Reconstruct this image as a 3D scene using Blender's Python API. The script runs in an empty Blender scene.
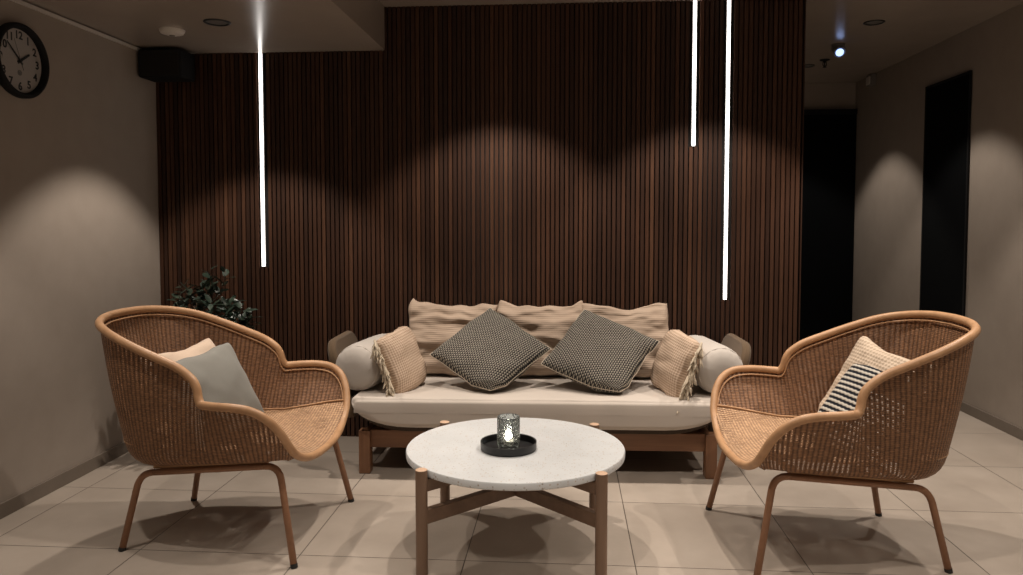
import bpy, bmesh, math, random
from math import sin, cos, pi, radians, sqrt, atan2
from mathutils import Vector, Matrix, noise, Euler

scene = bpy.context.scene
COL = scene.collection
rnd = random.Random(7)

# ------------------------------------------------------------------ camera
F_PX, CX, CY, H = 750.0, 511.5, 258.5, 1.215
PSI, PIT = radians(4.226912635758231), radians(2.862405226111748)
cam_d = bpy.data.cameras.new('camera')
cam = bpy.data.objects.new('camera', cam_d)
COL.objects.link(cam)
cam.location = (0, 0, H)
cam.rotation_euler = Euler((pi/2 - PIT, 0, PSI), 'XYZ')
cam_d.sensor_fit = 'HORIZONTAL'
cam_d.sensor_width = 36.0
cam_d.lens = F_PX/1023*36.0
cam_d.shift_x = 0.0
cam_d.shift_y = -(287.5 - CY)/1023
cam_d.clip_start = 0.02
scene.camera = cam
vs = scene.view_settings
vs.view_transform = 'Standard'
vs.look = 'None'
vs.gamma = 1.0
vs.use_curve_mapping = False
vs.exposure = 0.0

# ------------------------------------------------------------------ materials
def mat(name, color=(.5, .5, .5), rough=.6, metal=0.0, spec=.5):
    m = bpy.data.materials.new(name)
    m.use_nodes = True
    nt = m.node_tree
    b = nt.nodes['Principled BSDF']
    b.inputs['Base Color'].default_value = (*color, 1)
    b.inputs['Roughness'].default_value = rough
    b.inputs['Metallic'].default_value = metal
    b.inputs['Specular IOR Level'].default_value = spec
    return m

class NT:
    """tiny helper around a node tree"""
    def __init__(s, m):
        s.m = m; s.t = m.node_tree; s.b = s.t.nodes['Principled BSDF']
        s.out = s.t.nodes['Material Output']
    def n(s, typ, **kw):
        nd = s.t.nodes.new(typ)
        for k, v in kw.items(): setattr(nd, k, v)
        return nd
    def l(s, a, b): s.t.links.new(a, b)
    def val(s, sock, v):
        if hasattr(v, 'is_output') or isinstance(v, bpy.types.NodeSocket): s.l(v, sock)
        else: sock.default_value = v
    def math(s, op, a, b=0.0, c=0.0):
        nd = s.n('ShaderNodeMath', operation=op)
        s.val(nd.inputs[0], a); s.val(nd.inputs[1], b); s.val(nd.inputs[2], c)
        return nd.outputs[0]
    def coord(s, kind='Object'):
        return s.n('ShaderNodeTexCoord').outputs[kind]
    def sep(s, v):
        nd = s.n('ShaderNodeSeparateXYZ'); s.l(v, nd.inputs[0]); return nd.outputs
    def comb(s, x, y, z=0.0):
        nd = s.n('ShaderNodeCombineXYZ')
        for i, q in enumerate((x, y, z)): s.val(nd.inputs[i], q)
        return nd.outputs[0]
    def mapping(s, v, scale=(1, 1, 1)):
        nd = s.n('ShaderNodeMapping'); s.l(v, nd.inputs[0]); nd.inputs['Scale'].default_value = scale
        return nd.outputs[0]
    def noise(s, v, scale=5, detail=3, rough=.55):
        nd = s.n('ShaderNodeTexNoise'); s.l(v, nd.inputs['Vector'])
        nd.inputs['Scale'].default_value = scale; nd.inputs['Detail'].default_value = detail
        nd.inputs['Roughness'].default_value = rough
        return nd.outputs['Fac']
    def ramp(s, f, stops):
        nd = s.n('ShaderNodeValToRGB'); s.l(f, nd.inputs[0])
        e = nd.color_ramp.elements
        while len(e) < len(stops): e.new(.5)
        for q, (p, c) in zip(e, stops): q.position = p; q.color = (*c, 1)
        return nd.outputs[0]
    def mix(s, f, a, b, blend='MIX'):
        nd = s.n('ShaderNodeMix', data_type='RGBA', blend_type=blend)
        s.val(nd.inputs[0], f)
        for i, q in ((6, a), (7, b)):
            if isinstance(q, tuple): nd.inputs[i].default_value = (*q, 1)
            else: s.l(q, nd.inputs[i])
        return nd.outputs[2]
    def bump(s, h, strength=.3, dist=.002):
        nd = s.n('ShaderNodeBump'); s.l(h, nd.inputs['Height'])
        nd.inputs['Strength'].default_value = strength; nd.inputs['Distance'].default_value = dist
        s.l(nd.outputs[0], s.b.inputs['Normal'])
    def base(s, c): s.l(c, s.b.inputs['Base Color'])

def noisy(name, c0, c1, scale, rough=.7, bump=.1, dist=.002, stretch=(1, 1, 1), detail=4, spec=.4):
    m = mat(name, c0, rough, spec=spec); t = NT(m)
    v = t.mapping(t.coord(), stretch)
    f = t.noise(v, scale, detail)
    t.base(t.ramp(f, [(.3, c0), (.7, c1)]))
    if bump: t.bump(f, bump, dist)
    return m

M = {}
M['plaster'] = noisy('wall_plaster', (.33, .28, .235), (.355, .302, .255), 9, .75, .06, .001)
M['ceiling'] = noisy('ceiling_paint', (.31, .26, .22), (.33, .28, .235), 5, .25, .02, .0006, spec=.5)
M['dark_void'] = mat('black_door_paint', (.0030, .0036, .0042), .9, spec=.08)
M['black'] = mat('matt_black', (.0045, .0045, .005), .75, spec=.3)
M['black_metal'] = mat('black_enamel', (.006, .006, .0065), .4)
M['backing'] = mat('dark_backing_felt', (.008, .006, .005), .9)
M['white_plastic'] = mat('white_plastic', (.62, .58, .53), .5)
M['grey_plastic'] = mat('grey_plastic', (.20, .18, .165), .5)
M['lens'] = mat('unlit_lens', (.15, .14, .13), .3)

# floor tiles --------------------------------------------------------
m = mat('beige_floor_tile', rough=.36, spec=.45); t = NT(m)
x, y, z = t.sep(t.coord())
TS = .605
tx = t.math('DIVIDE', t.math('SUBTRACT', x, .2445), TS); ty = t.math('DIVIDE', t.math('SUBTRACT', y, 2.610), TS)
def edge(tc):
    fr = t.math('FRACT', tc)
    return t.math('MINIMUM', fr, t.math('SUBTRACT', 1.0, fr))
ed = t.math('MINIMUM', edge(tx), edge(ty))
gr = t.math('LESS_THAN', ed, .0031)
wn = t.n('ShaderNodeTexWhiteNoise', noise_dimensions='2D')
t.l(t.comb(t.math('FLOOR', tx), t.math('FLOOR', ty)), wn.inputs['Vector'])
co = t.coord()
f1 = t.noise(co, 2.6, 6, .6); f2 = t.noise(co, 60, 3)
c = t.ramp(f1, [(.25, (.36, .305, .255)), (.5, (.44, .38, .32)), (.75, (.52, .455, .39))])
c = t.mix(t.math('MULTIPLY', wn.outputs['Value'], .28), c, (.31, .26, .215))
c = t.mix(t.math('MULTIPLY', f2, .15), c, (.33, .27, .22))
c = t.mix(gr, c, (.085, .07, .058))
t.base(c)
rr = t.math('ADD', .30, t.math('MULTIPLY', f1, .18)); t.l(rr, t.b.inputs['Roughness'])
t.bump(t.math('MINIMUM', t.math('MULTIPLY', ed, 60.0), 1.0), .35, .0015)
M['tile'] = m
M['tile_edge'] = noisy('baseboard_tile', (.165, .135, .108), (.20, .165, .134), 6, .5, .03)

# slats --------------------------------------------------------------
PITCH = .0255
SLAT_X0 = -2.31
m = mat('walnut_slats', rough=.5, spec=.35); t = NT(m)
co = t.coord(); x, y, z = t.sep(co)
idx = t.math('FLOOR', t.math('DIVIDE', t.math('SUBTRACT', x, SLAT_X0), PITCH))
wn = t.n('ShaderNodeTexWhiteNoise', noise_dimensions='1D'); t.l(idx, wn.inputs['W'])
gv = t.comb(t.math('MULTIPLY', x, 60.0), t.math('MULTIPLY', idx, 3.7), t.math('MULTIPLY', z, 3.0))
g = t.noise(gv, 3.0, 6, .72)
c = t.ramp(wn.outputs['Value'], [(0, (.038, .0158, .0086)), (.45, (.073, .0305, .0158)), (.8, (.106, .0455, .0235)), (1, (.155, .071, .037))])
c = t.mix(t.math('MULTIPLY', g, .9), c, (.020, .0085, .005))
t.base(c); t.bump(g, .2, .001)
M['slat'] = m

# wood ---------------------------------------------------------------
def wood(name, c0, c1, axis, rough=.45):
    m = mat(name, rough=rough); t = NT(m)
    sc = [38, 38, 38]; sc[axis] = 2.5
    g = t.noise(t.mapping(t.coord(), tuple(sc)), 1.0, 5, .6)
    t.base(t.ramp(g, [(.28, c0), (.72, c1)])); t.bump(g, .12, .001)
    return m
M['acacia_x'] = wood('reddish_wood_along', (.185, .086, .043), (.285, .142, .074), 0)
M['acacia_z'] = wood('reddish_wood_upright', (.18, .084, .042), (.275, .138, .072), 2)
M['oak_z'] = wood('light_wood_upright', (.165, .100, .064), (.23, .142, .092), 2)
M['oak_x'] = wood('light_wood_along', (.14, .083, .052), (.20, .12, .077), 0)
M['oak_end'] = noisy('light_wood_end_grain', (.50, .33, .22), (.60, .41, .28), 90, .6, 0)

# rattan -------------------------------------------------------------
M['rim'] = noisy('rattan_cane', (.42, .235, .12), (.53, .31, .165), 24, .42, .15, .0015)
M['leg'] = noisy('tan_powder_coat', (.27, .135, .072), (.305, .155, .085), 60, .45, .05)
def wicker(name, su, sv, c_lo, c_hi, holes, hole_u=.30, hole_v=.30, rib_w=.5):
    m = mat(name, rough=.5, spec=.4); t = NT(m)
    uv = t.n('ShaderNodeUVMap').outputs[0]
    # a little waviness so strands are not ruler straight
    wv = t.noise(uv, 45, 2)
    u, v, _ = t.sep(uv)
    u = t.math('ADD', t.math('DIVIDE', u, su), t.math('MULTIPLY', t.math('SUBTRACT', wv, .5), .25))
    v = t.math('ADD', t.math('DIVIDE', v, sv), t.math('MULTIPLY', t.math('SUBTRACT', wv, .5), .35))
    col = t.math('FLOOR', u); row = t.math('FLOOR', v)
    fu = t.math('FRACT', u); fv = t.math('FRACT', v)
    # strand cross-section and over / under weave
    hs = t.math('SINE', t.math('MULTIPLY', fv, pi))
    rib = t.math('SINE', t.math('MULTIPLY', fu, pi))
    par = t.math('MODULO', t.math('ADD', row, t.math('ADD', col, 2000.0)), 2.0)
    hgt = t.math('ADD', t.math('MULTIPLY', rib, rib_w), t.math('MULTIPLY', hs, .85-rib_w))
    hgt = t.math('ADD', hgt, t.math('MULTIPLY', t.math('MULTIPLY', par, rib), .15))
    wn = t.n('ShaderNodeTexWhiteNoise', noise_dimensions='2D'); t.l(t.comb(row, col), wn.inputs['Vector'])
    k = t.math('ADD', t.math('MULTIPLY', hgt, .85), t.math('MULTIPLY', wn.outputs['Value'], .26))
    c = t.ramp(k, [(.18, c_lo), (.95, c_hi)])
    t.base(c)
    t.bump(hgt, .9, .004)
    # open gaps between the strands
    du = t.math('ABSOLUTE', t.math('SUBTRACT', fu, .5)); dv = t.math('ABSOLUTE', t.math('SUBTRACT', fv, .5))
    gap = t.math('MULTIPLY', t.math('GREATER_THAN', dv, .5 - hole_v/2), t.math('LESS_THAN', du, hole_u/2))
    n2 = t.noise(uv, 9, 2)
    gap = t.math('MULTIPLY', gap, t.math('GREATER_THAN', n2, 1.0 - holes))
    t.l(t.math('SUBTRACT', 1.0, gap), t.b.inputs['Alpha'])
    return m
M['weave'] = wicker('rattan_weave', .0175, .0068, (.075, .034, .017), (.35, .182, .092), .50, .30, .24, .52)
M['weave_seat'] = wicker('rattan_seat_weave', .0120, .0105, (.16, .082, .042), (.60, .375, .215), .45, .45, .34, .40)
M['cap'] = mat('black_rubber', (.012, .011, .010), .6)

# fabrics ------------------------------------------------------------
def fabric(name, c0, c1, scale=400, rough=.85, bump=.15, big=6):
    m = mat(name, rough=rough, spec=.2); t = NT(m)
    co = t.coord()
    f = t.noise(co, scale, 2); g = t.noise(co, big, 3)
    k = t.math('ADD', t.math('MULTIPLY', f, .6), t.math('MULTIPLY', g, .4))
    t.base(t.ramp(k, [(.3, c0), (.7, c1)])); t.bump(f, bump, .001)
    t.b.inputs['Sheen Weight'].default_value = .15
    return m
M['mattress'] = fabric('pale_canvas', (.53, .475, .42), (.575, .515, .455), rough=.75)
M['bolster'] = fabric('pale_canvas_bolster', (.53, .485, .44), (.575, .53, .48), rough=.7)
M['arm'] = fabric('taupe_upholstery', (.115, .076, .045), (.15, .102, .062), 250)
M['deck'] = fabric('dark_brown_webbing', (.055, .040, .029), (.085, .062, .045), 200)
M['grey'] = fabric('sage_grey_linen', (.205, .20, .18), (.24, .235, .21))
M['fringe'] = fabric('cream_cotton_fringe', (.50, .42, .31), (.60, .51, .39), 200)
M['piping'] = fabric('cream_piping', (.50, .42, .33), (.56, .48, .38), 200)

def grid_fabric(name, su, sv, dark, light, diag=False, thr=.5, rough=.85):
    """woven two tone cloth by UV (metres)"""
    m = mat(name, rough=rough, spec=.2); t = NT(m)
    u, v, _ = t.sep(t.n('ShaderNodeUVMap').outputs[0])
    a = t.math('SINE', t.math('MULTIPLY', u, 2*pi/su)); b = t.math('SINE', t.math('MULTIPLY', v, 2*pi/sv))
    if diag:   # brick-like offset of dark dashes
        row = t.math('MODULO', t.math('ADD', t.math('FLOOR', t.math('DIVIDE', v, sv)), 500.0), 2.0)
        a = t.math('SINE', t.math('ADD', t.math('MULTIPLY', u, 2*pi/su), t.math('MULTIPLY', row, pi)))
    k = t.math('ADD', t.math('MULTIPLY', t.math('ADD', a, b), .25), .5)
    nz = t.noise(t.n('ShaderNodeUVMap').outputs[0], 120, 2)
    k = t.math('ADD', k, t.math('MULTIPLY', t.math('SUBTRACT', nz, .5), .3))
    t.base(t.ramp(k, [(thr-.10, dark), (thr+.10, light)]))
    t.bump(k, .5, .003)
    return m
M['houndstooth'] = grid_fabric('black_cream_weave', .0135, .0105, (.014, .014, .015), (.33, .30, .25), True, .585)
M['waffle'] = grid_fabric('beige_waffle_cotton', .012, .012, (.40, .285, .20), (.60, .46, .35), False, .45)
M['crinkle'] = grid_fabric('sand_crinkle_cotton', .20, .0105, (.425, .325, .248), (.465, .36, .277), False, .5)
M['knit'] = grid_fabric('cream_knit', .016, .014, (.44, .34, .25), (.62, .50, .385), False, .42)
M['rose'] = fabric('blush_cotton', (.55, .42, .32), (.62, .49, .38), 200)
m = mat('black_cream_stripe', rough=.9, spec=.2); t = NT(m)
u, v, _ = t.sep(t.n('ShaderNodeUVMap').outputs[0])
wob = t.math('MULTIPLY', t.math('SINE', t.math('MULTIPLY', u, 2*pi/.02)), .0012)
sv = t.math('SINE', t.math('MULTIPLY', t.math('ADD', v, wob), 2*pi/.021))
t.base(t.ramp(t.math('ADD', t.math('MULTIPLY', sv, .5), .5), [(.48, (.014, .015, .02)), (.60, (.50, .46, .40))]))
t.bump(sv, .5, .003)
M['stripe'] = m

# terrazzo -----------------------------------------------------------
m = mat('pale_terrazzo', rough=.38, spec=.5); t = NT(m)
co = t.coord()
vo = t.n('ShaderNodeTexVoronoi', feature='F1'); t.l(co, vo.inputs['Vector']); vo.inputs['Scale'].default_value = 120
vo.inputs['Randomness'].default_value = 1.0
d = vo.outputs['Distance']; cc = vo.outputs['Color']
r_, g_, b_ = t.sep(cc)
chip = t.math('MULTIPLY', t.math('LESS_THAN', d, t.math('MULTIPLY', r_, .46)), t.math('GREATER_THAN', g_, .42))
ccol = t.ramp(b_, [(0, (.30, .27, .24)), (.4, (.47, .41, .35)), (.7, (.56, .53, .50)), (1, (.36, .35, .34))])
f = t.noise(co, 8, 4)
bc = t.ramp(f, [(.3, (.56, .575, .58)), (.7, (.62, .635, .64))])
t.base(t.mix(chip, bc, ccol))
M['terrazzo'] = m

# plant / candle -----------------------------------------------------
m = mat('dark_green_leaf', (.03, .06, .035), .34, spec=.55); t = NT(m)
f = t.noise(t.coord(), 14, 2)
t.base(t.ramp(f, [(.3, (.014, .026, .018)), (.6, (.028, .046, .031)), (.8, (.075, .095, .065))]))
M['leaf'] = m
M['stem'] = noisy('brown_stem', (.07, .045, .03), (.10, .065, .04), 40, .7)
M['pot'] = noisy('charcoal_planter', (.03, .028, .026), (.045, .042, .04), 20, .7)
M['soil'] = noisy('potting_soil', (.02, .013, .009), (.04, .027, .018), 60, .95, .6, .01)
m = mat('smoked_dimpled_glass', (.52, .54, .52), .10, spec=.7); t = NT(m)
t.b.inputs['Transmission Weight'].default_value = .92
t.b.inputs['IOR'].default_value = 1.35
vo = t.n('ShaderNodeTexVoronoi', feature='SMOOTH_F1'); t.l(t.coord(), vo.inputs['Vector']); vo.inputs['Scale'].default_value = 150
t.bump(vo.outputs['Distance'], .9, .005)
M['glass'] = m
M['wax'] = mat('white_wax', (.75, .72, .65), .5)
def emit(name, color, strength):
    m = mat(name, color, .5); b = m.node_tree.nodes['Principled BSDF']
    b.inputs['Emission Color'].default_value = (*color, 1); b.inputs['Emission Strength'].default_value = strength
    return m
M['flame'] = emit('candle_flame', (1.0, .93, .82), 40)
M['led'] = emit('led_diffuser', (1.0, .955, .91), 6.0)
M['blue_led'] = emit('blue_white_led', (.40, .55, 1.0), 2.0)
M['alu'] = mat('aluminium_channel', (.35, .34, .33), .4, 1.0)
M['dial'] = noisy('clock_dial', (.36, .335, .31), (.37, .345, .32), 3, .6, 0)
M['mark'] = mat('clock_markings', (.012, .012, .012), .6)
M['mark_grey'] = mat('clock_emblem', (.17, .16, .15), .6)

# ------------------------------------------------------------------ mesh builder
class MB:
    def __init__(s): s.v = []; s.f = []; s.uv = {}
    def add(s, vs, fs, uvs=None):
        o = len(s.v); s.v += [tuple(q) for q in vs]
        for i, fc in enumerate(fs):
            s.f.append(tuple(o + k for k in fc))
            if uvs: s.uv[len(s.f)-1] = uvs[i]
        return s
    def box(s, a, b, Mx=None):
        x0, y0, z0 = a; x1, y1, z1 = b
        vs = [(x0,y0,z0),(x1,y0,z0),(x1,y1,z0),(x0,y1,z0),(x0,y0,z1),(x1,y0,z1),(x1,y1,z1),(x0,y1,z1)]
        if Mx is not None: vs = [Mx @ Vector(q) for q in vs]
        return s.add(vs, [(0,3,2,1),(4,5,6,7),(0,1,5,4),(1,2,6,5),(2,3,7,6),(3,0,4,7)])
    def bar(s, p, q, w, h):
        """rectangular bar from p to q, w across (horizontal), h tall"""
        p = Vector(p); q = Vector(q); d = (q-p).normalized()
        r = d.cross(Vector((0,0,1))).normalized(); u = r.cross(d)
        vs = [c + r*a*w/2 + u*b*h/2 for c in (p, q) for a, b in ((-1,-1),(1,-1),(1,1),(-1,1))]
        return s.add(vs, [(0,1,2,3),(7,6,5,4),(0,4,5,1),(1,5,6,2),(2,6,7,3),(3,7,4,0)])
    def tube(s, pts, r, n=10, closed=False, cap=True):
        pts = [Vector(q) for q in pts]; N = len(pts)
        rr = r if isinstance(r, (list, tuple)) else [r]*N
        tang = []
        for i in range(N):
            a = pts[(i-1) % N] if (closed or i > 0) else pts[i]
            b = pts[(i+1) % N] if (closed or i < N-1) else pts[i]
            tang.append((b-a).normalized())
        ref = Vector((0,0,1)) if abs(tang[0].z) < .9 else Vector((1,0,0))
        nrm = (ref - tang[0]*ref.dot(tang[0])).normalized()
        rings = []
        for i in range(N):
            nrm = (nrm - tang[i]*nrm.dot(tang[i])).normalized()
            bn = tang[i].cross(nrm)
            rings.append([pts[i] + (nrm*cos(2*pi*k/n) + bn*sin(2*pi*k/n))*rr[i] for k in range(n)])
        vs = [q for R_ in rings for q in R_]; fs = []
        for i in range(N if closed else N-1):
            j = (i+1) % N
            for k in range(n):
                fs.append((i*n+k, i*n+(k+1) % n, j*n+(k+1) % n, j*n+k))
        if cap and not closed:
            fs.append(tuple(range(n-1, -1, -1))); fs.append(tuple((N-1)*n+k for k in range(n)))
        return s.add(vs, fs)
    def lathe(s, prof, n=32, c=(0,0,0), axis='z'):
        vs = []
        for r, h in prof:
            for k in range(n):
                a = 2*pi*k/n; p = (r*cos(a), r*sin(a), h)
                if axis == 'y': p = (p[0], p[2], p[1])
                if axis == 'x': p = (p[2], p[0], p[1])
                vs.append((c[0]+p[0], c[1]+p[1], c[2]+p[2]))
        fs = []
        for i in range(len(prof)-1):
            for k in range(n):
                fs.append((i*n+k, i*n+(k+1) % n, (i+1)*n+(k+1) % n, (i+1)*n+k))
        return s.add(vs, fs)
    def ball(s, c, r, n=12, m=8):
        if not isinstance(r, (tuple, list)): r = (r, r, r)
        vs = []; fs = []
        for i in range(m+1):
            th = pi*i/m
            for k in range(n):
                a = 2*pi*k/n
                vs.append((c[0]+r[0]*sin(th)*cos(a), c[1]+r[1]*sin(th)*sin(a), c[2]+r[2]*cos(th)))
        for i in range(m):
            for k in range(n): fs.append((i*n+k, (i+1)*n+k, (i+1)*n+(k+1) % n, i*n+(k+1) % n))
        return s.add(vs, fs)
    def build(s, name, m, parent=None, smooth=False, bevel=0, seg=2, solid=0, weld=False, auto=None):
        me = bpy.data.meshes.new(name); me.from_pydata(s.v, [], s.f)
        if s.uv:
            ul = me.uv_layers.new(name='UVMap')
            for p in me.polygons:
                q = s.uv.get(p.index)
                if q:
                    for li, uvv in zip(p.loop_indices, q): ul.data[li].uv = uvv
        bm = bmesh.new(); bm.from_mesh(me)
        if weld: bmesh.ops.remove_doubles(bm, verts=bm.verts, dist=1e-5)
        bmesh.ops.recalc_face_normals(bm, faces=bm.faces)
        bm.to_mesh(me); bm.free()
        me.materials.append(m)
        if smooth: me.shade_smooth()
        o = bpy.data.objects.new(name, me); COL.objects.link(o)
        if parent: o.parent = parent
        if solid:
            q = o.modifiers.new('thickness', 'SOLIDIFY'); q.thickness = solid; q.offset = 0
        if bevel:
            q = o.modifiers.new('soft_edge', 'BEVEL'); q.width = bevel; q.segments = seg; q.limit_method = 'ANGLE'; q.angle_limit = radians(35)
            me.shade_smooth()
            q.harden_normals = True
        if auto:
            me.shade_smooth()
            for e in me.edges: pass
            me.set_sharp_from_angle(angle=radians(auto))
        return o

def tag(o, label, cat, group=None):
    o['label'] = label; o['category'] = cat
    if group: o['group'] = group
    return o
def thing(name, label, cat, loc=(0,0,0), rz=0, group=None):
    o = bpy.data.objects.new(name, None); COL.objects.link(o)
    o.empty_display_size = .1
    o.location = loc; o.rotation_euler = (0, 0, rz)
    return tag(o, label, cat, group)
def struct(o): o['kind'] = 'structure'; return o
def sbox(name, a, b, m, parent=None, bevel=0):
    o = MB().box(a, b).build(name, m, parent, bevel=bevel)
    return o if parent else struct(o)

def catmull(P, n=6, closed=False):
    P = [Vector(p) for p in P]; N = len(P); out = []
    rng = range(N if closed else N-1)
    for i in rng:
        p0 = P[(i-1) % N] if closed or i > 0 else P[i]*2-P[i+1]
        p1 = P[i]; p2 = P[(i+1) % N]
        p3 = P[(i+2) % N] if closed or i+2 < N else p2*2-p1
        for k in range(n):
            u = k/n
            out.append(.5*((2*p1)+(p2-p0)*u+(2*p0-5*p1+4*p2-p3)*u*u+(3*p1-p0-3*p2+p3)*u**3))
    if not closed: out.append(P[-1])
    return out
def fillet(P, rad, n=7):
    P = [Vector(p) for p in P]; out = [P[0]]
    for i in range(1, len(P)-1):
        a = (P[i-1]-P[i]); b = (P[i+1]-P[i]); r = min(rad, a.length*.45, b.length*.45)
        A = P[i]+a.normalized()*r; B = P[i]+b.normalized()*r
        for k in range(n+1):
            u = k/n; out.append(A*(1-u)**2+P[i]*2*u*(1-u)+B*u*u)
    return out+[P[-1]]

# ------------------------------------------------------------------ room shell
WL, WR, WB, WF = -2.31, 2.53, 4.12, 6.87
CZ, SZ, CZ2 = 2.385, 2.15, 2.43
Y0 = -1.6
sbox('floor', (WL-.1, Y0, -.06), (WR+.1, WF+.1, 0), M['tile'])
sbox('wall_left', (WL-.1, Y0, 0), (WL, WF+.1, 2.6), M['plaster'])
sbox('wall_right', (WR, Y0, 0), (WR+.1, WF+.1, 2.6), M['plaster'])
sbox('wall_far', (WL, WF, 0), (WR, WF+.1, 2.6), M['plaster'])
sbox('ceiling', (-1.0, Y0, CZ), (1.25, 4.3, CZ+.2), M['ceiling'])
sbox('ceiling_corridor', (1.25, Y0, CZ2), (WR, WF, CZ2+.155), M['ceiling'])
sbox('ceiling_lowered', (WL, Y0, SZ), (-1.0, 4.3, CZ+.2), M['ceiling'])
# the slatted partition
wb = sbox('wall_back', (WL, WB, 0), (1.242, 4.28, CZ), M['backing'])
mb = MB(); i = 0
LED = [(-1.703, .957, SZ), (.674, 1.615, CZ), (.851, .790, CZ)]
while True:
    x0 = SLAT_X0 + i*PITCH + .0035; x1 = x0 + PITCH - .007
    if x1 > 1.243: break
    top = SZ if x1 < -1.003 else CZ
    lo = .0
    xm = (x0+x1)/2
    bot = 0.0
    seg = [(bot, top-.002)]
    for lx, lz, lt in LED:
        if abs(xm-lx) < .0190: seg = [(bot, lz-.003)]
    for z0, z1 in seg: mb.box((x0, WB-.020, z0), (x1, WB, z1))
    i += 1
mb.build('slat_cladding', M['slat'], wb)
mb = MB().box((1.2415, WB-.019, 0), (1.2475, 4.28, CZ-.001)); mb.build('end_board', M['slat'], wb)
# baseboards
sbox('baseboard_left', (WL, Y0, 0), (WL+.012, 4.10, .062), M['tile_edge'], bevel=.002)
sbox('baseboard_right', (WR-.012, Y0, 0), (WR, WF, .062), M['tile_edge'], bevel=.002)
sbox('baseboard_far', (1.26, WF-.012, 0), (1.60, WF, .062), M['tile_edge'], bevel=.002)
# thin cove strip where the lowered ceiling meets the left wall
sbox('trim_1', (WL, Y0, SZ-.020), (WL+.012, 4.098, SZ-.006), M['white_plastic'])
# doors
d1 = sbox('door_1', (1.62, WF-.045, .0), (2.525, WF, 2.193), M['dark_void'])
MB().box((1.62, WF-.062, 0), (1.665, WF-.02, 2.193)).box((1.665, WF-.062, 2.150), (2.525, WF-.02, 2.193)).build('door_frame', M['black'], d1, bevel=.003)
d2 = sbox('door_2', (WR-.010, 4.952, .155), (WR, 5.535, 2.152), M['dark_void'], bevel=.003)
MB().box((WR-.014, 4.945, .150), (WR-.004, 4.962, 2.158)).box((WR-.014, 5.525, .150), (WR-.004, 5.542, 2.158)).box((WR-.014, 4.962, 2.141), (WR-.004, 5.525, 2.158)).build('door_frame', M['black'], d2)

# ------------------------------------------------------------------ lights
WARM = (1.0, .885, .775)
def spot(x, y, z, w, size=92, blend=.32, parent=None, color=WARM):
    l = bpy.data.lights.new('downlight_lamp', 'SPOT'); l.energy = w; l.color = color
    l.spot_size = radians(size); l.spot_blend = blend; l.shadow_soft_size = .02
    o = bpy.data.objects.new('downlight_lamp', l); COL.objects.link(o); o.location = (x, y, z)
    return o
def downlight(x, y, zc, label):
    t = thing('recessed_downlight', label, 'ceiling light', (x, y, zc), 0, 'recessed ceiling downlights')
    MB().lathe([(.047, 0), (.047, -.004), (.058, -.006), (.062, -.003), (.062, 0)], 32).build('trim_ring', M['black_metal'], t, smooth=True)
    MB().lathe([(.0005, -.0015), (.030, -.0022), (.047, -.0012)], 28).build('lens', M['lens'], t, smooth=True)
downlight(-1.645, 3.468, SZ, 'recessed downlight in the lowered ceiling to the left of the glowing light strip')
downlight(1.871, 4.81, CZ2, 'recessed downlight with dark rim in the right ceiling, nearer the camera than the blue-lit lamp')
downlight(1.867, 6.10, CZ2, 'recessed downlight half hidden behind the top edge of the slatted wall')
PW = 68
for yy, k in ((3.468, 1.22), (2.14, .74), (.81, .5)):
    spot(-1.645, yy, SZ-.012, PW*.72*k)
    spot(-.38, yy, CZ-.012, PW*k)
    spot(.74, yy, CZ-.012, PW*k)
    spot(1.87, yy, CZ2-.012, PW*k)
spot(1.871, 4.81, CZ2-.012, PW*.62)
spot(1.867, 6.10, CZ2-.012, PW*.55)
w = bpy.data.worlds.new('room_fill'); scene.world = w; w.use_nodes = True
w.node_tree.nodes['Background'].inputs[0].default_value = (1.0, .88, .77, 1)
w.node_tree.nodes['Background'].inputs[1].default_value = .125

# light strips -------------------------------------------------------
def strip(x, z0, z1, label):
    t = thing('led_light_strip', label, 'light strip', (x, WB-.001, z0), 0, 'vertical light strips in the slatted wall')
    L = z1-z0-.001
    MB().box((-.0125, -.014, 0), (.0125, 0, L)).build('channel', M['alu'], t)
    MB().box((-.0080, -.022, .002), (.0080, -.0145, L)).build('diffuser', M['led'], t, bevel=.003)
strip(*LED[0], 'glowing white vertical light strip on the left, under the lowered ceiling')
strip(*LED[1], 'shorter of the two glowing white light strips on the right')
strip(*LED[2], 'longest glowing white light strip, right of the short one')

# ------------------------------------------------------------------ ceiling fittings
t = thing('smoke_detector', 'round white smoke detector on the lowered ceiling', 'smoke detector', (-1.934, 3.595, SZ))
MB().lathe([(.0005, -.026), (.025, -.026), (.030, -.022), (.052, -.018), (.058, -.008), (.060, 0)], 36).build('body', M['white_plastic'], t, smooth=True)
MB().lathe([(.0005, -.032), (.012, -.030), (.014, -.025)], 20).build('sensor_cap', M['grey_plastic'], t, smooth=True)
t = thing('ceiling_lamp', 'small ceiling lamp with a bluish white glowing lens', 'ceiling light', (1.859, 5.389, CZ2))
MB().lathe([(.0005, 0), (.045, 0), (.045, -.012), (.012, -.014), (.012, -.03)], 24).build('base', M['grey_plastic'], t, smooth=True)
A = Matrix.Translation((0, -.01, -.040)) @ Matrix.Rotation(radians(-50), 4, 'X')
mb = MB().lathe([(.001, .045), (.028, .042), (.040, .028), (.042, -.028), (.038, -.034)], 24); mb.v = [tuple(A @ Vector(q)) for q in mb.v]
mb.build('lamp_head', M['grey_plastic'], t, smooth=True)
mb = MB().ball((0, 0, -.034), (.027, .027, .018), 20, 10); mb.v = [tuple(A @ Vector(q)) for q in mb.v]
mb.build('lens', M['blue_led'], t, smooth=True)
t = thing('fire_sprinkler', 'small dark sprinkler head hanging from the corridor ceiling', 'sprinkler', (1.933, 5.88, CZ2))
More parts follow.
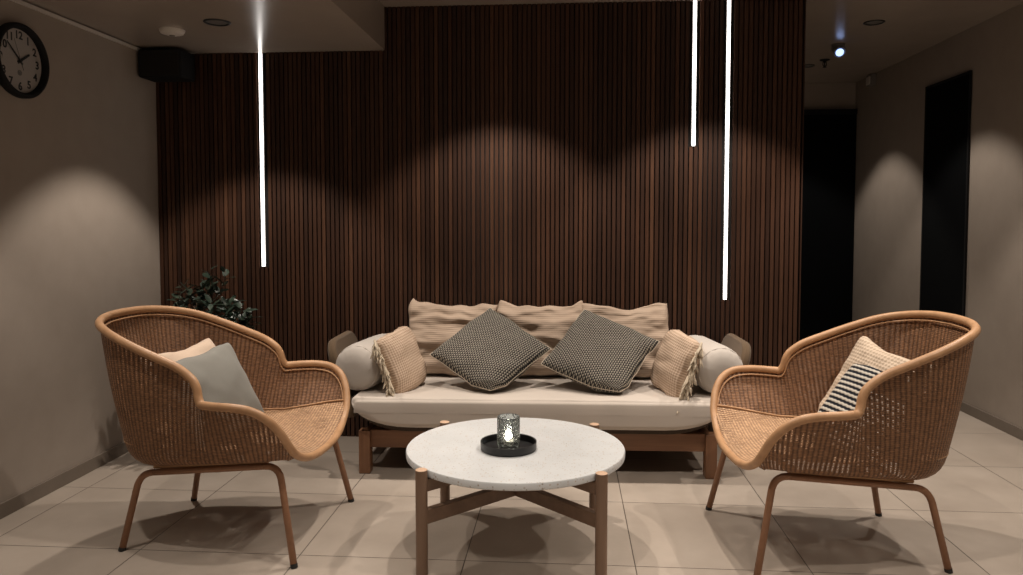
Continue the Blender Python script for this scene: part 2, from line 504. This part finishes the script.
MB().lathe([(.0005, 0), (.036, 0), (.036, -.006), (.014, -.008), (.012, -.020)], 20).build('escutcheon', M['black'], t, smooth=True)
mb = MB().tube([(-.012, 0, -.02), (-.014, 0, -.04), (0, 0, -.056)], .003, 6).tube([(.012, 0, -.02), (.014, 0, -.04), (0, 0, -.056)], .003, 6)
mb.tube([(0, 0, -.02), (0, 0, -.05)], .004, 6)
mb.lathe([(.0005, -.056), (.014, -.056), (.014, -.059), (.0005, -.059)], 14).build('deflector_head', M['black'], t)
t = thing('wall_sensor', 'small pale box sensor high on the right wall near the ceiling', 'sensor', (WR, 6.47, 2.33))
MB().box((-.045, -.05, 0), (0, .05, .095)).build('body', M['grey_plastic'], t, bevel=.006)
MB().box((-.055, -.035, .01), (-.045, .035, .075)).build('cover', M['white_plastic'], t, bevel=.004)

# speaker ------------------------------------------------------------
t = thing('loudspeaker', 'black box loudspeaker in the upper left corner under the ceiling', 'loudspeaker', (-2.185, 3.985, 1.985))
MB().box((-.115, -.075, 0), (.125, .085, .152)).build('cabinet', M['black'], t, bevel=.012)
MB().box((-.105, -.083, .008), (.115, -.075, .144)).build('grille', M['backing'], t, bevel=.004)
MB().box((-.03, -.02, .150), (.03, .03, .164)).build('bracket', M['black'], t)

# clock --------------------------------------------------------------
RC = .155
t = thing('wall_clock', 'round black-rimmed wall clock with a pale dial on the left wall', 'clock', (WL, 3.026, 1.886))
MB().lathe([(.001, .001), (RC-.02, .001), (RC-.004, .002), (RC, .010), (RC, .032), (RC-.006, .040), (RC-.016, .040), (RC-.022, .030), (RC-.023, .012)], 64, axis='x').build('rim', M['black'], t, smooth=True)
MB().lathe([(.0005, .014), (RC-.022, .014)], 64, axis='x').build('dial', M['dial'], t)
def text_mesh(mb, txt, size, cy, cz, x=.0146):
    cu = bpy.data.curves.new('numeral_curve', 'FONT'); cu.body = txt; cu.size = size; cu.align_x = 'CENTER'; cu.align_y = 'CENTER'; cu.extrude = .0004
    cu.offset = .0012
    ob = bpy.data.objects.new('numeral_curve', cu); COL.objects.link(ob)
    bpy.context.view_layer.update()
    me = ob.to_mesh()
    vs = [(x+v.co.z, cy+v.co.x, cz+v.co.y) for v in me.vertices]
    mb.add(vs, [tuple(p.vertices) for p in me.polygons])
    ob.to_mesh_clear(); bpy.data.objects.remove(ob); bpy.data.curves.remove(cu)
for hnum in range(1, 13):
    a = hnum*pi/6; mb = MB(); text_mesh(mb, str(hnum), .046, .106*sin(a), .106*cos(a))
    mb.build('numeral', M['mark'], t)
mb = MB()
text_mesh(mb, 'O', .030, 0, -.050); mb.ball((.0146, 0, -.050), (.0008, .007, .007), 12, 6)
mb.build('emblem', M['mark_grey'], t)
def hand(name, ang, l0, l1, w0, w1, x, m):
    d = Vector((0, sin(ang), cos(ang))); n_ = Vector((0, cos(ang), -sin(ang)))
    vs = []
    for xx in (x, x+.0012):
        for l, w_ in ((-l0, w0), (l1, w1)):
            for s_ in (-1, 1): vs.append(d*l+n_*s_*w_/2+Vector((xx, 0, 0)))
    MB().add(vs, [(0,1,3,2),(4,6,7,5),(0,4,5,1),(2,3,7,6),(0,2,6,4),(1,5,7,3)]).build(name, m, t)
hand('hour_hand', radians(57), .015, .068, .012, .008, .0165, M['mark'])
hand('minute_hand', radians(313), .018, .100, .009, .005, .0185, M['mark'])
hand('second_hand', radians(338), .040, .095, .0022, .0014, .0205, M['mark_grey'])
MB().lathe([(.0005, .0235), (.006, .0235), (.006, .015)], 16, axis='x').build('centre_pin', M['mark'], t)

# ------------------------------------------------------------------ chairs
RIM = [(.345,0,.335),(.343,.09,.337),(.338,.165,.347),(.333,.222,.366),(.329,.270,.394),(.325,.308,.43),(.308,.350,.492),(.275,.381,.543),(.228,.397,.573),(.165,.398,.583),
       (.10,.388,.583),(.055,.372,.582),(.032,.362,.584),(.020,.354,.606),(.012,.350,.638),(-.008,.347,.668),(-.06,.342,.704),(-.14,.337,.736),(-.25,.325,.778),
       (-.35,.293,.815),(-.43,.225,.838),(-.475,.12,.850),(-.488,0,.853)]
KN = [(.33,0),(.33,.09),(.322,.160),(.315,.210),(.308,.243),(.30,.262),(.28,.275),(.25,.285),(.21,.29),(.16,.29),(.10,.29),(.05,.288),(.02,.287),(0,.286),(-.02,.285),(-.05,.283),
      (-.10,.28),(-.17,.275),(-.25,.265),(-.31,.235),(-.355,.18),(-.375,.09),(-.38,0)]
def kz(s_): return .337 + .080*s_
SUB = 6
rimh = catmull(RIM, SUB)                                   # half rim, front centre to back centre
kn3 = [(s_, w_, min(kz(s_), RIM[i][2]-.006)) for i, (s_, w_) in enumerate(KN)]
knh = catmull(kn3, SUB)
def mir(p): return Vector((p[0], -p[1], p[2]))
def seat_edge(i):
    R_, K_ = rimh[i], knh[i]
    target = .398 + .045*max(0, min(1, (R_.x-.05)/.28))
    tau = 1.0 if R_.z <= target else max(.02, (target-K_.z)/(R_.z-K_.z))
    return K_ + (R_-K_)*tau
def make_chair(label, loc, rz):
    t = thing('rattan_armchair', label, 'armchair', loc, rz, 'rattan armchairs facing the coffee table')
    full = rimh + [mir(p) for p in reversed(rimh[1:-1])]
    fullk = knh + [mir(p) for p in reversed(knh[1:-1])]
    N = len(full)
    # woven shell
    mb = MB(); prof = 22; vs = []; us = []; L = 0
    arc = [0]
    for i in range(N): arc.append(arc[-1] + (fullk[(i+1) % N].lerp(full[(i+1) % N], .5) - fullk[i].lerp(full[i], .5)).length)
    for i in range(N):
        R_, K_ = full[i], fullk[i]
        wall = R_-K_; wl = wall.length
        inn = Vector((-K_.x*(.10 if K_.x > -.1 else .22), -K_.y*.14, 0)) if wl > .08 else Vector((-.004, 0, 0))
        P0 = K_ + inn*(min(1, wl/.2)); f_ = min(.3, (.045+.05*max(0, min(1, (-K_.x-.1)/.2)))/max(wl, .01)); P2 = K_ + wall*f_
        out = Vector((K_.x, K_.y, 0)).normalized()
        row = []
        for k in range(prof):
            u = k/(prof-1)
            if u < .3:
                q = u/.3; p = P0*(1-q)**2 + K_*2*q*(1-q) + P2*q*q
            else:
                q = (u-.3)/.7; p = P2.lerp(R_, q) + out*.007*sin(pi*q)*min(1, wl/.35)
            row.append(p)
        vs += row
    fs = []; uvs = []
    def vlen(i, k):
        a = 0
        for q in range(k): a += (vs[i*prof+q+1]-vs[i*prof+q]).length
        return a
    VL = [[vlen(i, k) for k in range(prof)] for i in range(N)]
    for i in range(N):
        j = (i+1) % N
        for k in range(prof-1):
            fs.append((i*prof+k, j*prof+k, j*prof+k+1, i*prof+k+1))
            uvs.append(((arc[i], VL[i][k]), (arc[i+1], VL[j][k]), (arc[i+1], VL[j][k+1]), (arc[i], VL[i][k+1])))
    mb.add(vs, fs, uvs); mb.build('woven_shell', M['weave'], t, smooth=True)
    # seat
    mb = MB(); nx = 25; nr = len(rimh); vs = []; uvs = []; fs = []
    rows = list(range(0, nr-3))
    for ri in rows:
        E_ = seat_edge(ri)
        cz = .336 + .032*max(0, min(1, (.345-E_.x)/.22))
        cz = min(cz, E_.z)
        for k in range(nx):
            x_ = -1+2*k/(nx-1)
            vs.append(Vector((E_.x, E_.y*x_*.995, cz + (E_.z-cz)*abs(x_)**2.2)))
    for a in range(len(rows)-1):
        for k in range(nx-1):
            q = (a*nx+k, a*nx+k+1, (a+1)*nx+k+1, (a+1)*nx+k); fs.append(q)
            uvs.append([(vs[z].x, vs[z].y) for z in q])
    mb.add(vs, fs, uvs); mb.build('woven_seat', M['weave_seat'], t, smooth=True)
    # seam roll where seat meets the wall
    mb = MB()
    for sg in (1, -1):
        pts = [Vector((p.x, p.y*sg*.985, p.z+.003)) for p in (seat_edge(i) for i in range(4*SUB+1, nr-1))]
        mb.tube(pts, .0045, 6)
    mb.build('seat_seam', M['rim'], t, smooth=True)
    # cane rim and the thin lashing line just inside it
    MB().tube(full, .0148, 12, closed=True).build('cane_rim', M['rim'], t, smooth=True)
    mb = MB()
    ins = []
    for i in range(N):
        d = (fullk[i]-full[i])
        if d.length > .06 and full[i].z > .45:
            o_ = Vector((-fullk[i].x, -fullk[i].y, 0)).normalized()*.008
            ins.append(full[i]+d.normalized()*.024+o_)
    mb.tube(ins, .0032, 6); mb.build('rim_lashing', M['rim'], t, smooth=True)
    # tubular frame
    rad = .0122
    zf, zb = .345, .284
    P = {}
    for sg in (1, -1):
        ff = Vector((.338, .312*sg, .008)); fk = Vector((.268, .262*sg, zf)); bk = Vector((-.285, .222*sg, zb)); bf = Vector((-.345, .250*sg, .008))
        path = fillet([ff, fk, bk, bf], .055, 10)
        h1 = path[:12]; mid = path[11:13]; h2 = path[12:]
        for h_ in (h1, h2):
            lo = h_[0] if h_[0].z < h_[-1].z else h_[-1]
            nxt = h_[1] if h_[0].z < h_[-1].z else h_[-2]
            lg = MB().tube(h_, rad, 12).build('leg', M['leg'], t, smooth=True)
            d = (nxt-lo).normalized()
            MB().tube([lo-d*.008, lo+d*.006], rad*1.06, 12).build('foot_cap', M['cap'], lg)
        P[sg] = mid
    mb = MB()
    for sg in (1, -1): mb.tube(P[sg], rad, 12)
    for u in (.06, .94):
        a = P[1][0].lerp(P[1][1], u); b = P[-1][0].lerp(P[-1][1], u); mb.tube([a, b], rad*.9, 10)
    mb.build('frame', M['leg'], t, smooth=True)
    # short pads that carry the shell on the frame
    for sg in (1, -1):
        a, b = P[sg]
        MB().tube([a+Vector((-.01, -.008*sg, .014)), b+Vector((.0, -.008*sg, .020))], .009, 8).build('shell_rail', M['rim'], t, smooth=True)
    return t
make_chair('rattan armchair on the left, holding a plain grey cushion', (-1.278, 2.835, 0), radians(-2))
make_chair('rattan armchair on the right, holding a black and white striped cushion', (.960, 2.87, 0), radians(184))

# ------------------------------------------------------------------ cushions
def cushion(name, w, h, tk, m, seed=0, wr=.006, fr=(7, 7), n=34, pinch=.07, sag=0.0, puff=.42, parent=None, deform=None, corner=.07, edge=.05):
    vs = []; idx = {}; uv = []
    off = Vector((seed*13.7, seed*7.3, 0))
    for side in (1, -1):
        for i in range(n+1):
            for j in range(n+1):
                u = -1+2*i/n; v = -1+2*j/n
                if side == -1 and (i in (0, n) or j in (0, n)): idx[(side, i, j)] = idx[(1, i, j)]; continue
                x_ = w/2*u*(1-pinch*(1-v*v)*abs(u)**2); y_ = h/2*v*(1-pinch*(1-u*u)*abs(v)**2)
                b = max(0, (1-u*u)*(1-v*v))
                th = tk/2*b**puff
                z_ = side*th
                nz = noise.fractal(Vector((x_*fr[0], y_*fr[1], side*3.1))+off, .8, 2.0, 3)
                nb = noise.noise(Vector((x_*fr[0]*2.2, y_*fr[1]*2.2, 9+side))+off)
                z_ += (nz*1.0+nb*.5)*wr*min(1, b*6+.15)
                y_ += -sag*(1-u*u)*(1 if v > 0 else 0)*v*v
                cr = 1-corner*(abs(u)*abs(v))**5
                en = edge*noise.noise(Vector((u*2.3, v*2.3, seed*3.3)))
                x_ *= cr*(1+en); y_ *= cr*(1+edge*noise.noise(Vector((u*3.1, v*1.7, seed*5.1+4))))
                p = Vector((x_, y_, z_))
                if deform: p = Vector(deform(p))
                idx[(side, i, j)] = len(vs); vs.append(p); uv.append((x_, y_))
    fs = []; uvs = []
    for side in (1, -1):
        for i in range(n):
            for j in range(n):
                q = [idx[(side, i, j)], idx[(side, i+1, j)], idx[(side, i+1, j+1)], idx[(side, i, j+1)]]
                if side == -1: q.reverse()
                fs.append(tuple(q)); uvs.append([uv[k] for k in q])
    o = MB().add(vs, fs, uvs).build(name, m, parent, smooth=True)
    border = [vs[idx[(1, i, 0)]] for i in range(n)] + [vs[idx[(1, n, j)]] for j in range(n)] + [vs[idx[(1, i, n)]] for i in range(n, 0, -1)] + [vs[idx[(1, 0, j)]] for j in range(n, 0, -1)]
    return o, border
def pose(o, loc, yaw=0, lean=0, roll=0):
    Mx = Matrix.Translation(loc) @ Matrix.Rotation(radians(yaw), 4, 'Z') @ Matrix.Rotation(radians(90-lean), 4, 'X') @ Matrix.Rotation(radians(roll), 4, 'Z')
    o.matrix_world = Mx
    return o

# three tall sand back cushions
BG = 'sand back cushions along the slatted wall'
for k, (cx_, lab, rl) in enumerate([(-.622, 'crinkled sand back cushion on the left, behind the left patterned cushion', -2),
                                    (-.135, 'crinkled sand back cushion in the middle, between the two patterned cushions', 1),
                                    (.322, 'crinkled sand back cushion on the right, behind the right patterned cushion', 2)]):
    o, b = cushion('back_cushion', .492, .425, .15, M['crinkle'], 3+k, .022, (3.4, 11), 60, .07, .028, .33, corner=.06, edge=.10)
    pose(o, (cx_, 3.985, .588), 0, 13, rl); tag(o, lab, 'cushion', BG)
# two diamond cushions
def squash(roll):
    d = Matrix.Rotation(radians(-roll), 3, 'Z') @ Vector((0, -1, 0))
    def f(p):
        t_ = p.dot(d)
        if t_ > .21:
            t2 = .21+(t_-.21)*.42
            p = p + d*(t2-t_) + Vector((0, 0, (t_-t2)*.25))
        return p
    return f
DG = 'black and cream diamond cushions'
for k, (loc, rl, lab, dy) in enumerate([((-.383, 3.735, .556), 49, 'black and cream woven cushion standing on its corner, left of the pair', 0),
                                        ((.168, 3.735, .558), 60, 'black and cream woven cushion standing on its corner, right of the pair', 0)]):
    o, b = cushion('patterned_cushion', .445, .445, .155, M['houndstooth'], 8+k, .008, (6, 6), 44, .065, 0, .42, corner=.03, deform=squash(rl))
    pose(o, loc, 0, 50, rl); tag(o, lab, 'cushion', DG)
    MB().tube(b, .0022, 6, closed=True).build('piping', M['piping'], o, smooth=True)
# fringed cushions
def fringed(loc, yaw, lean, roll, side, lab, seed):
    o, b = cushion('fringed_cushion', .285, .315, .145, M['waffle'], seed, .009, (6, 9), 36, .04, 0, .36, corner=.12, edge=.07)
    r2 = random.Random(seed); mb = MB(); n = 36
    for e in range(96):
        f = e/95; j = -1+2*f
        if f < .72:
            y_ = -.155 + .31*(f/.72); x_ = side*.145*(1-.05*(1-(y_/.155)**2)); d = Vector((side*1, -.55+r2.uniform(-.35, .35), r2.uniform(-.2, .9)))
        else:
            q = (f-.72)/.28; x_ = side*(.145-.16*q); y_ = -.150; d = Vector((side*.35+r2.uniform(-.3, .3), -.8, r2.uniform(.1, 1.0)))
        d.normalize(); ln = r2.uniform(.045, .080)
        p0 = Vector((x_, y_, 0)); pts = []
        for q in range(5):
            s_ = q/4; pts.append(p0 + d*ln*s_ + Vector((r2.uniform(-1, 1)*.005, -.018*s_*s_, r2.uniform(-1, 1)*.005))*(s_))
        mb.tube(pts, [.0050, .0064, .0060, .0055, .0026], 5)
    mb.build('fringe', M['fringe'], o, smooth=True)
    pose(o, loc, yaw, lean, roll); tag(o, lab, 'cushion', 'beige fringed cushions at the sofa ends')
fringed((-.818, 3.645, .520), 68, 17, 8, -1, 'small beige fringed cushion leaning on the left bolster', 21)
fringed((.530, 3.665, .522), -68, 17, -8, 1, 'small beige fringed cushion leaning on the right bolster', 22)

# bolsters
def bolster(x, y, z, yaw, lab, seed):
    t = thing('bolster_cushion', lab, 'bolster', (x, y, z), radians(yaw), 'pale bolsters at the sofa ends')
    R_, L_ = .117, .44
    vs = []; n = 40; prof = []
    for k in range(9): a = pi/2*k/8; prof.append((R_*sin(a)**.8 if k else .0008, -L_/2-.012*cos(a)-.018*cos(a) + .045*(1-cos(a))))
    prof = [(.0008, -L_/2-.016), (.03, -L_/2-.017), (.065, -L_/2-.012), (.092, -L_/2), (.108, -L_/2+.018), (.114, -L_/2+.042), (.117, -L_/2+.08)]
    prof = prof + [(R_, -L_/2+.08+(L_-.16)*k/10) for k in range(1, 10)] + [(r_, -h_) for r_, h_ in reversed(prof)]
    for r_, h_ in prof:
        for k in range(n):
            a = 2*pi*k/n
            endf = min(1, max(0, (abs(h_)-(L_/2-.10))/.07))
            q = 1 + .018*sin(a*15+seed)*endf*(1 if r_ > .05 else .3) + .012*noise.noise(Vector((cos(a)*2, sin(a)*2, h_*8+seed)))
            zz = r_*q*sin(a); zz = max(zz, -R_*.93)
            vs.append((r_*q*cos(a), h_, zz))
    fs = []
    for i in range(len(prof)-1):
        for k in range(n): fs.append((i*n+k, i*n+(k+1) % n, (i+1)*n+(k+1) % n, (i+1)*n+k))
    MB().add(vs, fs).build('cover', M['bolster'], t, smooth=True)
    for sg in (-1, 1):
        MB().tube([(.1085*cos(2*pi*k/n), sg*(L_/2-.020), max(.1085*sin(2*pi*k/n), -R_*.9)) for k in range(n)], .0026, 6, closed=True).build('piping', M['bolster'], t, smooth=True)
    return t
bolster(-.990, 3.75, .500, -8, 'pale canvas bolster cushion at the left end of the sofa', 1)
bolster(.697, 3.775, .506, 9, 'pale canvas bolster cushion at the right end of the sofa', 2)

# chair cushions
o, b = cushion('scatter_cushion', .40, .36, .11, M['rose'], 31, .007, (6, 7), 34, .09, .02, .4)
pose(o, (-1.505, 2.905, .560), 74, 28, 3); tag(o, 'cream cushion with a fold, mostly hidden behind the grey cushion', 'cushion')
o, b = cushion('scatter_cushion', .40, .38, .13, M['grey'], 32, .007, (6, 6), 36, .07, .01, .42)
pose(o, (-1.372, 2.800, .538), 71, 27, 5); tag(o, 'plain sage grey cushion in the left rattan armchair', 'cushion')
o, b = cushion('scatter_cushion', .40, .40, .12, M['knit'], 33, .008, (7, 9), 36, .08, .02, .4)
pose(o, (1.165, 2.925, .565), -68, 28, -8); tag(o, 'cream knitted cushion behind the striped one in the right armchair', 'cushion')
o, b = cushion('scatter_cushion', .36, .36, .11, M['stripe'], 34, .005, (6, 6), 34, .05, 0, .42)
pose(o, (1.098, 2.820, .510), -61, 36, -8); tag(o, 'black and white striped cushion in the right rattan armchair', 'cushion')

# ------------------------------------------------------------------ sofa
S = thing('daybed_sofa', 'pale cushioned wooden sofa against the dark slatted wall', 'sofa', (-.150, 3.775, 0), radians(1.6))
def rrect_slab(y0, y1, z0, z1, r, th, m, name, parent, Mx, seg=8, bev=.018):
    pts = []
    for (cy_, cz_, a0) in ((y1-r, z1-r, 0), (y0+r, z1-r, pi/2), (y0+.03, z0+.03, pi), (y1-.03, z0+.03, 1.5*pi)):
        rr = r if cz_ > (z0+z1)/2 else .03
        for k in range(seg+1):
            a = a0+pi/2*k/seg; pts.append((cy_+rr*cos(a), cz_+rr*sin(a)))
    n = len(pts)
    vs = [Mx @ Vector((-th/2, a, b)) for a, b in pts]+[Mx @ Vector((th/2, a, b)) for a, b in pts]
    fs = [tuple(range(n)), tuple(range(2*n-1, n-1, -1))]+[(k, n+k, n+(k+1) % n, (k+1) % n) for k in range(n)]
    o = MB().add(vs, fs).build(name, m, parent, bevel=bev, seg=4)
    return o
HW = .85
# frame rails and legs
for nm, y_ in (('front_rail', -.235), ('back_rail', .21)):
    MB().box((-HW+.045, y_, .122), (HW-.045, y_+.03, .208)).build(nm, M['acacia_x'], S, bevel=.003)
for sx in (-1, 1):
    MB().box((sx*(HW-.036)-.015, -.21, .122), (sx*(HW-.036)+.015, .22, .208)).build('side_rail', M['acacia_x'], S, bevel=.003)
    for y0_, y1_ in ((-.262, -.200), (.20, .262)):
        x0_ = sx*(HW-.025)
        MB().box((x0_-.027, y0_, 0), (x0_+.027, y1_, .211)).build('leg', M['acacia_z'], S, bevel=.004)
# webbing deck: flat in the middle, sweeping up at both ends
prof = []
AX, AZ, XC = .285, .155, HW+.022-.27
for k in range(-24, 25):
    sg = 1 if k > 0 else -1
    a = pi/2*.93*abs(k)/24
    if k == 0: prof.append((0, .210)); continue
    prof.append((sg*(XC + AX*sin(a)), .210 + AZ*(1-cos(a))))
def sweep(prof, y0, y1, th):
    n = len(prof); vs = []
    for y_ in (y0, y1):
        for X_, z_ in prof: vs.append((X_, y_, z_))
        for X_, z_ in prof: vs.append((X_, y_, z_+th))
    fs = []
    for k in range(n-1):
        fs += [(k, k+1, n+k+1, n+k), (2*n+k, 3*n+k, 3*n+k+1, 2*n+k+1), (k, 2*n+k, 2*n+k+1, k+1), (n+k, n+k+1, 3*n+k+1, 3*n+k)]
    fs += [(0, n, 3*n, 2*n), (n-1, 3*n-1, 4*n-1, 2*n-1)]
    return MB().add(vs, fs)
sweep(prof, -.262, .27, .024).build('deck', M['deck'], S, bevel=.006)
# mattress: rounded under-ends
def mattress():
    zt, zb = .386, .243; n = 72; X1 = HW+.022
    ringpts = []
    def prof_at(inset):
        # outline in XZ, inset shrinks it
        out = []
        xr = X1-inset; t_ = zt-inset; b_ = zb+inset; RX = .27; rt = max(.004, .024-inset*.6); rb = .125-inset*.5
        for k in range(9): a = pi/2*k/8; out.append((xr-rt+rt*sin(a)*1.0, t_-rt+rt*cos(a)))
        kz_ = min(rb, (t_-rt-b_)*1.0)
        for k in range(9): a = pi/2*k/8; out.append((xr-RX+RX*cos(a), b_+kz_-kz_*sin(a)))
        left = [(-x_, z_) for x_, z_ in reversed(out)]
        return out+left
    # subdivide top and bottom for folds
    def dense(pr):
        res = []
        for i in range(len(pr)):
            a = pr[i]; b = pr[(i+1) % len(pr)]; d = math.hypot(a[0]-b[0], a[1]-b[1]); m_ = max(1, int(d/.03)) if d > .3 else 1
            for k in range(m_): res.append((a[0]+(b[0]-a[0])*k/m_, a[1]+(b[1]-a[1])*k/m_))
        return res
    base = dense(prof_at(0)); N = len(base)
    ys = [(-.325, .013), (-.3235, .0085), (-.3205, .0045), (-.316, .0018), (-.311, .0004), (-.305, 0), (-.29, 0)] + [(-.29+.57*k/16, 0) for k in range(1, 16)] + [(.28, 0), (.295, .004), (.303, .014), (.306, .03)]
    vs = []
    for f_, yy in ((0.0, -.331), (.35, -.3305), (.65, -.329), (.84, -.327)):
        for (x_, z_) in base:
            cz_ = (zt+zb)/2
            bul = noise.noise(Vector((x_*7, z_*6, 5)))*.003*(1-f_*.5)
            vs.append((x_*(1-.016/X1), yy+bul, cz_+(z_-cz_)*f_))
    NF = 4
    for y_, ins in ys:
        for (x_, z_) in base:
            cz_ = (zt+zb)/2
            x2 = x_*(1-ins/X1); z2 = cz_+(z_-cz_)*(1-ins/((zt-zb)/2)*.9)
            w_ = noise.fractal(Vector((x_*7, y_*3, z_*4)), .9, 2, 3)*.0025
            pl = noise.noise(Vector((x_*16, 3, 1)))*.002*max(0, 1-abs(y_+.30)/.06)
            if z_ > cz_ and ins < .006: z2 += w_+pl
            if ins > 0: y2 = y_+noise.noise(Vector((x_*7, z_*6, 5)))*.003
            else: y2 = y_
            # slight dip of the front edge between seams
            vs.append((x2, y2, z2))
    fs = []
    for i in range(len(ys)-1+NF):
        for k in range(N): fs.append((i*N+k, i*N+(k+1) % N, (i+1)*N+(k+1) % N, (i+1)*N+k))
    c1 = len(vs); vs.append((0, .307, .314))
    for k in range(N): fs.append((c1, (len(ys)-1+NF)*N+k, (len(ys)-1+NF)*N+(k+1) % N))
    o = MB().add(vs, fs).build('seat_mattress', M['mattress'], S, smooth=True)
    # welt along the front top edge
    return o
mattress()
for sx in (-1, 1):
    Mx = Matrix.Translation((sx*(HW+.062), 0, .24)) @ Matrix.Rotation(radians(17*sx), 4, 'Y')
    rrect_slab(-.16, .29, 0, .400, .10, .046, M['arm'], 'armrest', S, Mx)

# ------------------------------------------------------------------ coffee table
TX, TY, TZ = -.190, 2.772, .372
T = thing('coffee_table', 'round pale terrazzo coffee table on four wooden legs', 'coffee table', (TX, TY, 0), radians(1.0))
MB().lathe([(.0005, TZ-.026), (.403, TZ-.026), (.407, TZ-.023), (.408, TZ-.004), (.405, TZ), (.0005, TZ)], 96).build('tabletop', M['terrazzo'], T, auto=40)
LP = [(-.303, -.300), (.303, -.300), (-.312, .305), (.312, .305)]
for lx, ly in LP:
    lg = MB().tube([(lx, ly, 0), (lx, ly, TZ+.003)], .0205, 24).build('leg', M['oak_z'], T, auto=40)
    MB().lathe([(.0005, TZ+.0052), (.017, TZ+.0052), (.0203, TZ+.0032)], 24, c=(lx, ly, 0)).build('end_cap', M['oak_end'], lg, smooth=True)
for nm, z_, h_, w_ in (('lower_stretcher', .212, .048, .030), ('upper_stretcher', .320, .042, .026)):
    for k, (a, b) in enumerate(((0, 3), (1, 2))):
        p = Vector((*LP[a], z_)); q = Vector((*LP[b], z_)); d = (q-p).normalized()*.012
        MB().bar(p+d, q-d, w_, h_-.0008*k).build(nm, M['oak_x'], T, bevel=.002)

# tray, candle holder
TR = (-.213, 2.732)
MB().lathe([(.0005, .0), (.099, 0), (.103, .003), (.104, .030), (.1015, .0305), (.0995, .029), (.0985, .006), (.093, .004), (.0005, .004)], 64, c=(0, 0, 0)).build('round_tray', M['black_metal'], None, auto=50).location = (*TR, TZ+.0004)
tag(bpy.data.objects['round_tray'], 'low round black tray on the coffee table', 'tray')
t = thing('candle_holder', 'dimpled smoky glass candle holder on the black tray', 'candle holder', (*TR, TZ+.0045))
gh = .118
MB().lathe([(.0005, 0), (.036, 0), (.041, .004), (.0425, .014), (.0425, gh-.003), (.0410, gh), (.0395, gh-.002), (.0390, .016), (.036, .011), (.0005, .010)], 48).build('glass_cup', M['glass'], t, smooth=True)
cd = MB().lathe([(.0005, .0112), (.0185, .0112), (.019, .0125), (.019, .026), (.0175, .0275), (.0005, .0265)], 28).build('tealight', M['wax'], t, smooth=True)
MB().tube([(0, 0, .026), (.001, 0, .036)], .0008, 6).build('wick', M['black'], cd)
MB().lathe([(.0004, .028), (.007, .032), (.0110, .040), (.0100, .049), (.0045, .061), (.0004, .070)], 18).build('flame', M['flame'], cd, smooth=True)

# ------------------------------------------------------------------ plant
PX, PY = -1.80, 3.66
t = thing('potted_plant', 'dark leafy potted plant in the corner behind the left armchair', 'plant', (PX, PY, 0))
MB().lathe([(.0005, 0), (.105, 0), (.115, .006), (.150, .30), (.152, .315), (.146, .318), (.140, .31), (.136, .285)], 40).build('planter', M['pot'], t, smooth=True)
MB().lathe([(.0005, .292), (.08, .290), (.137, .284)], 28).build('soil', M['soil'], t, smooth=True)
rp = random.Random(11)
stems = MB(); leaves = MB()
def leaf(p, d, ln, wd, up):
    d = d.normalized(); s_ = d.cross(up)
    if s_.length < .05: s_ = d.cross(Vector((1, 0, 0)))
    s_.normalize(); n_ = s_.cross(d)
    rows = 6; vs = []
    for k in range(rows+1):
        u = k/rows; w_ = wd*sin(pi*min(1, u*.92+.06))**.75
        c = p + d*ln*u - n_*(.16*ln*u*u)
        for a in (-1, 0, 1): vs.append(c + s_*w_*a*.5 + n_*(.10*wd*abs(a)))
    fs = []
    for k in range(rows):
        for a in (0, 1): fs.append((k*3+a, k*3+a+1, (k+1)*3+a+1, (k+1)*3+a))
    leaves.add(vs, fs)
def branch(p, tip, r0, nl, bend=.05):
    p = Vector(p); tip = Vector(tip)
    mid = p.lerp(tip, .5)+Vector((rp.uniform(-bend, bend), rp.uniform(-bend, bend), rp.uniform(0, bend)))
    pts = catmull([p, mid, tip], 7)
    stems.tube(pts, [r0*(1-.75*k/(len(pts)-1)) for k in range(len(pts))], 6)
    for k in range(nl):
        u = .32+.68*(k+rp.random()*.5)/nl; q = pts[min(len(pts)-1, int(u*(len(pts)-1)))]
        ax = (tip-p).normalized(); ang = k*2.4+rp.uniform(-.5, .5)
        e1 = ax.cross(Vector((.3, .9, .2))).normalized(); e2 = ax.cross(e1)
        d = ax*rp.uniform(.25, .8)+(e1*cos(ang)+e2*sin(ang))*rp.uniform(.6, 1.0)
        ln = rp.uniform(.045, .075)
        leaf(q+d.normalized()*.008, d, ln, ln*rp.uniform(.42, .55), Vector((rp.uniform(-.4, .4), rp.uniform(-.6, .2), 1)))
    return pts
trunks = []
for k, (bx, by, tx_, ty_, tz_) in enumerate([(-.02, 0, .05, -.06, .80), (.03, .02, .17, -.05, .66), (0, -.03, -.12, -.02, .76), (.02, 0, .03, .10, .70), (-.03, .01, -.20, -.10, .62)]):
    pts = branch((bx, by, .28), (tx_, ty_, tz_), .008, 18, .04)
    for q in range(10):
        s_ = pts[rp.randint(4, len(pts)-1)]
        a = rp.uniform(0, 2*pi); l_ = rp.uniform(.05, .13)
        branch(s_, s_+Vector((cos(a)*l_, sin(a)*l_*.8, rp.uniform(.02, .15))), .0035, 8, .02)
# sprigs that reach out: top and right
branch((.05, -.06, .76), (.03, -.05, .985), .004, 8, .02)
branch((.05, -.06, .78), (.10, -.04, .965), .004, 7, .02)
branch((-.06, -.02, .74), (-.15, -.03, .895), .004, 6, .02)
branch((.18, -.05, .63), (.235, -.06, .755), .004, 7, .02)
branch((.14, -.05, .60), (.19, -.06, .80), .004, 6, .02)
branch((-.16, -.09, .60), (-.30, -.12, .765), .004, 7, .02)
stems.build('stem', M['stem'], t, smooth=True)
leaves.build('foliage', M['leaf'], t, smooth=True)
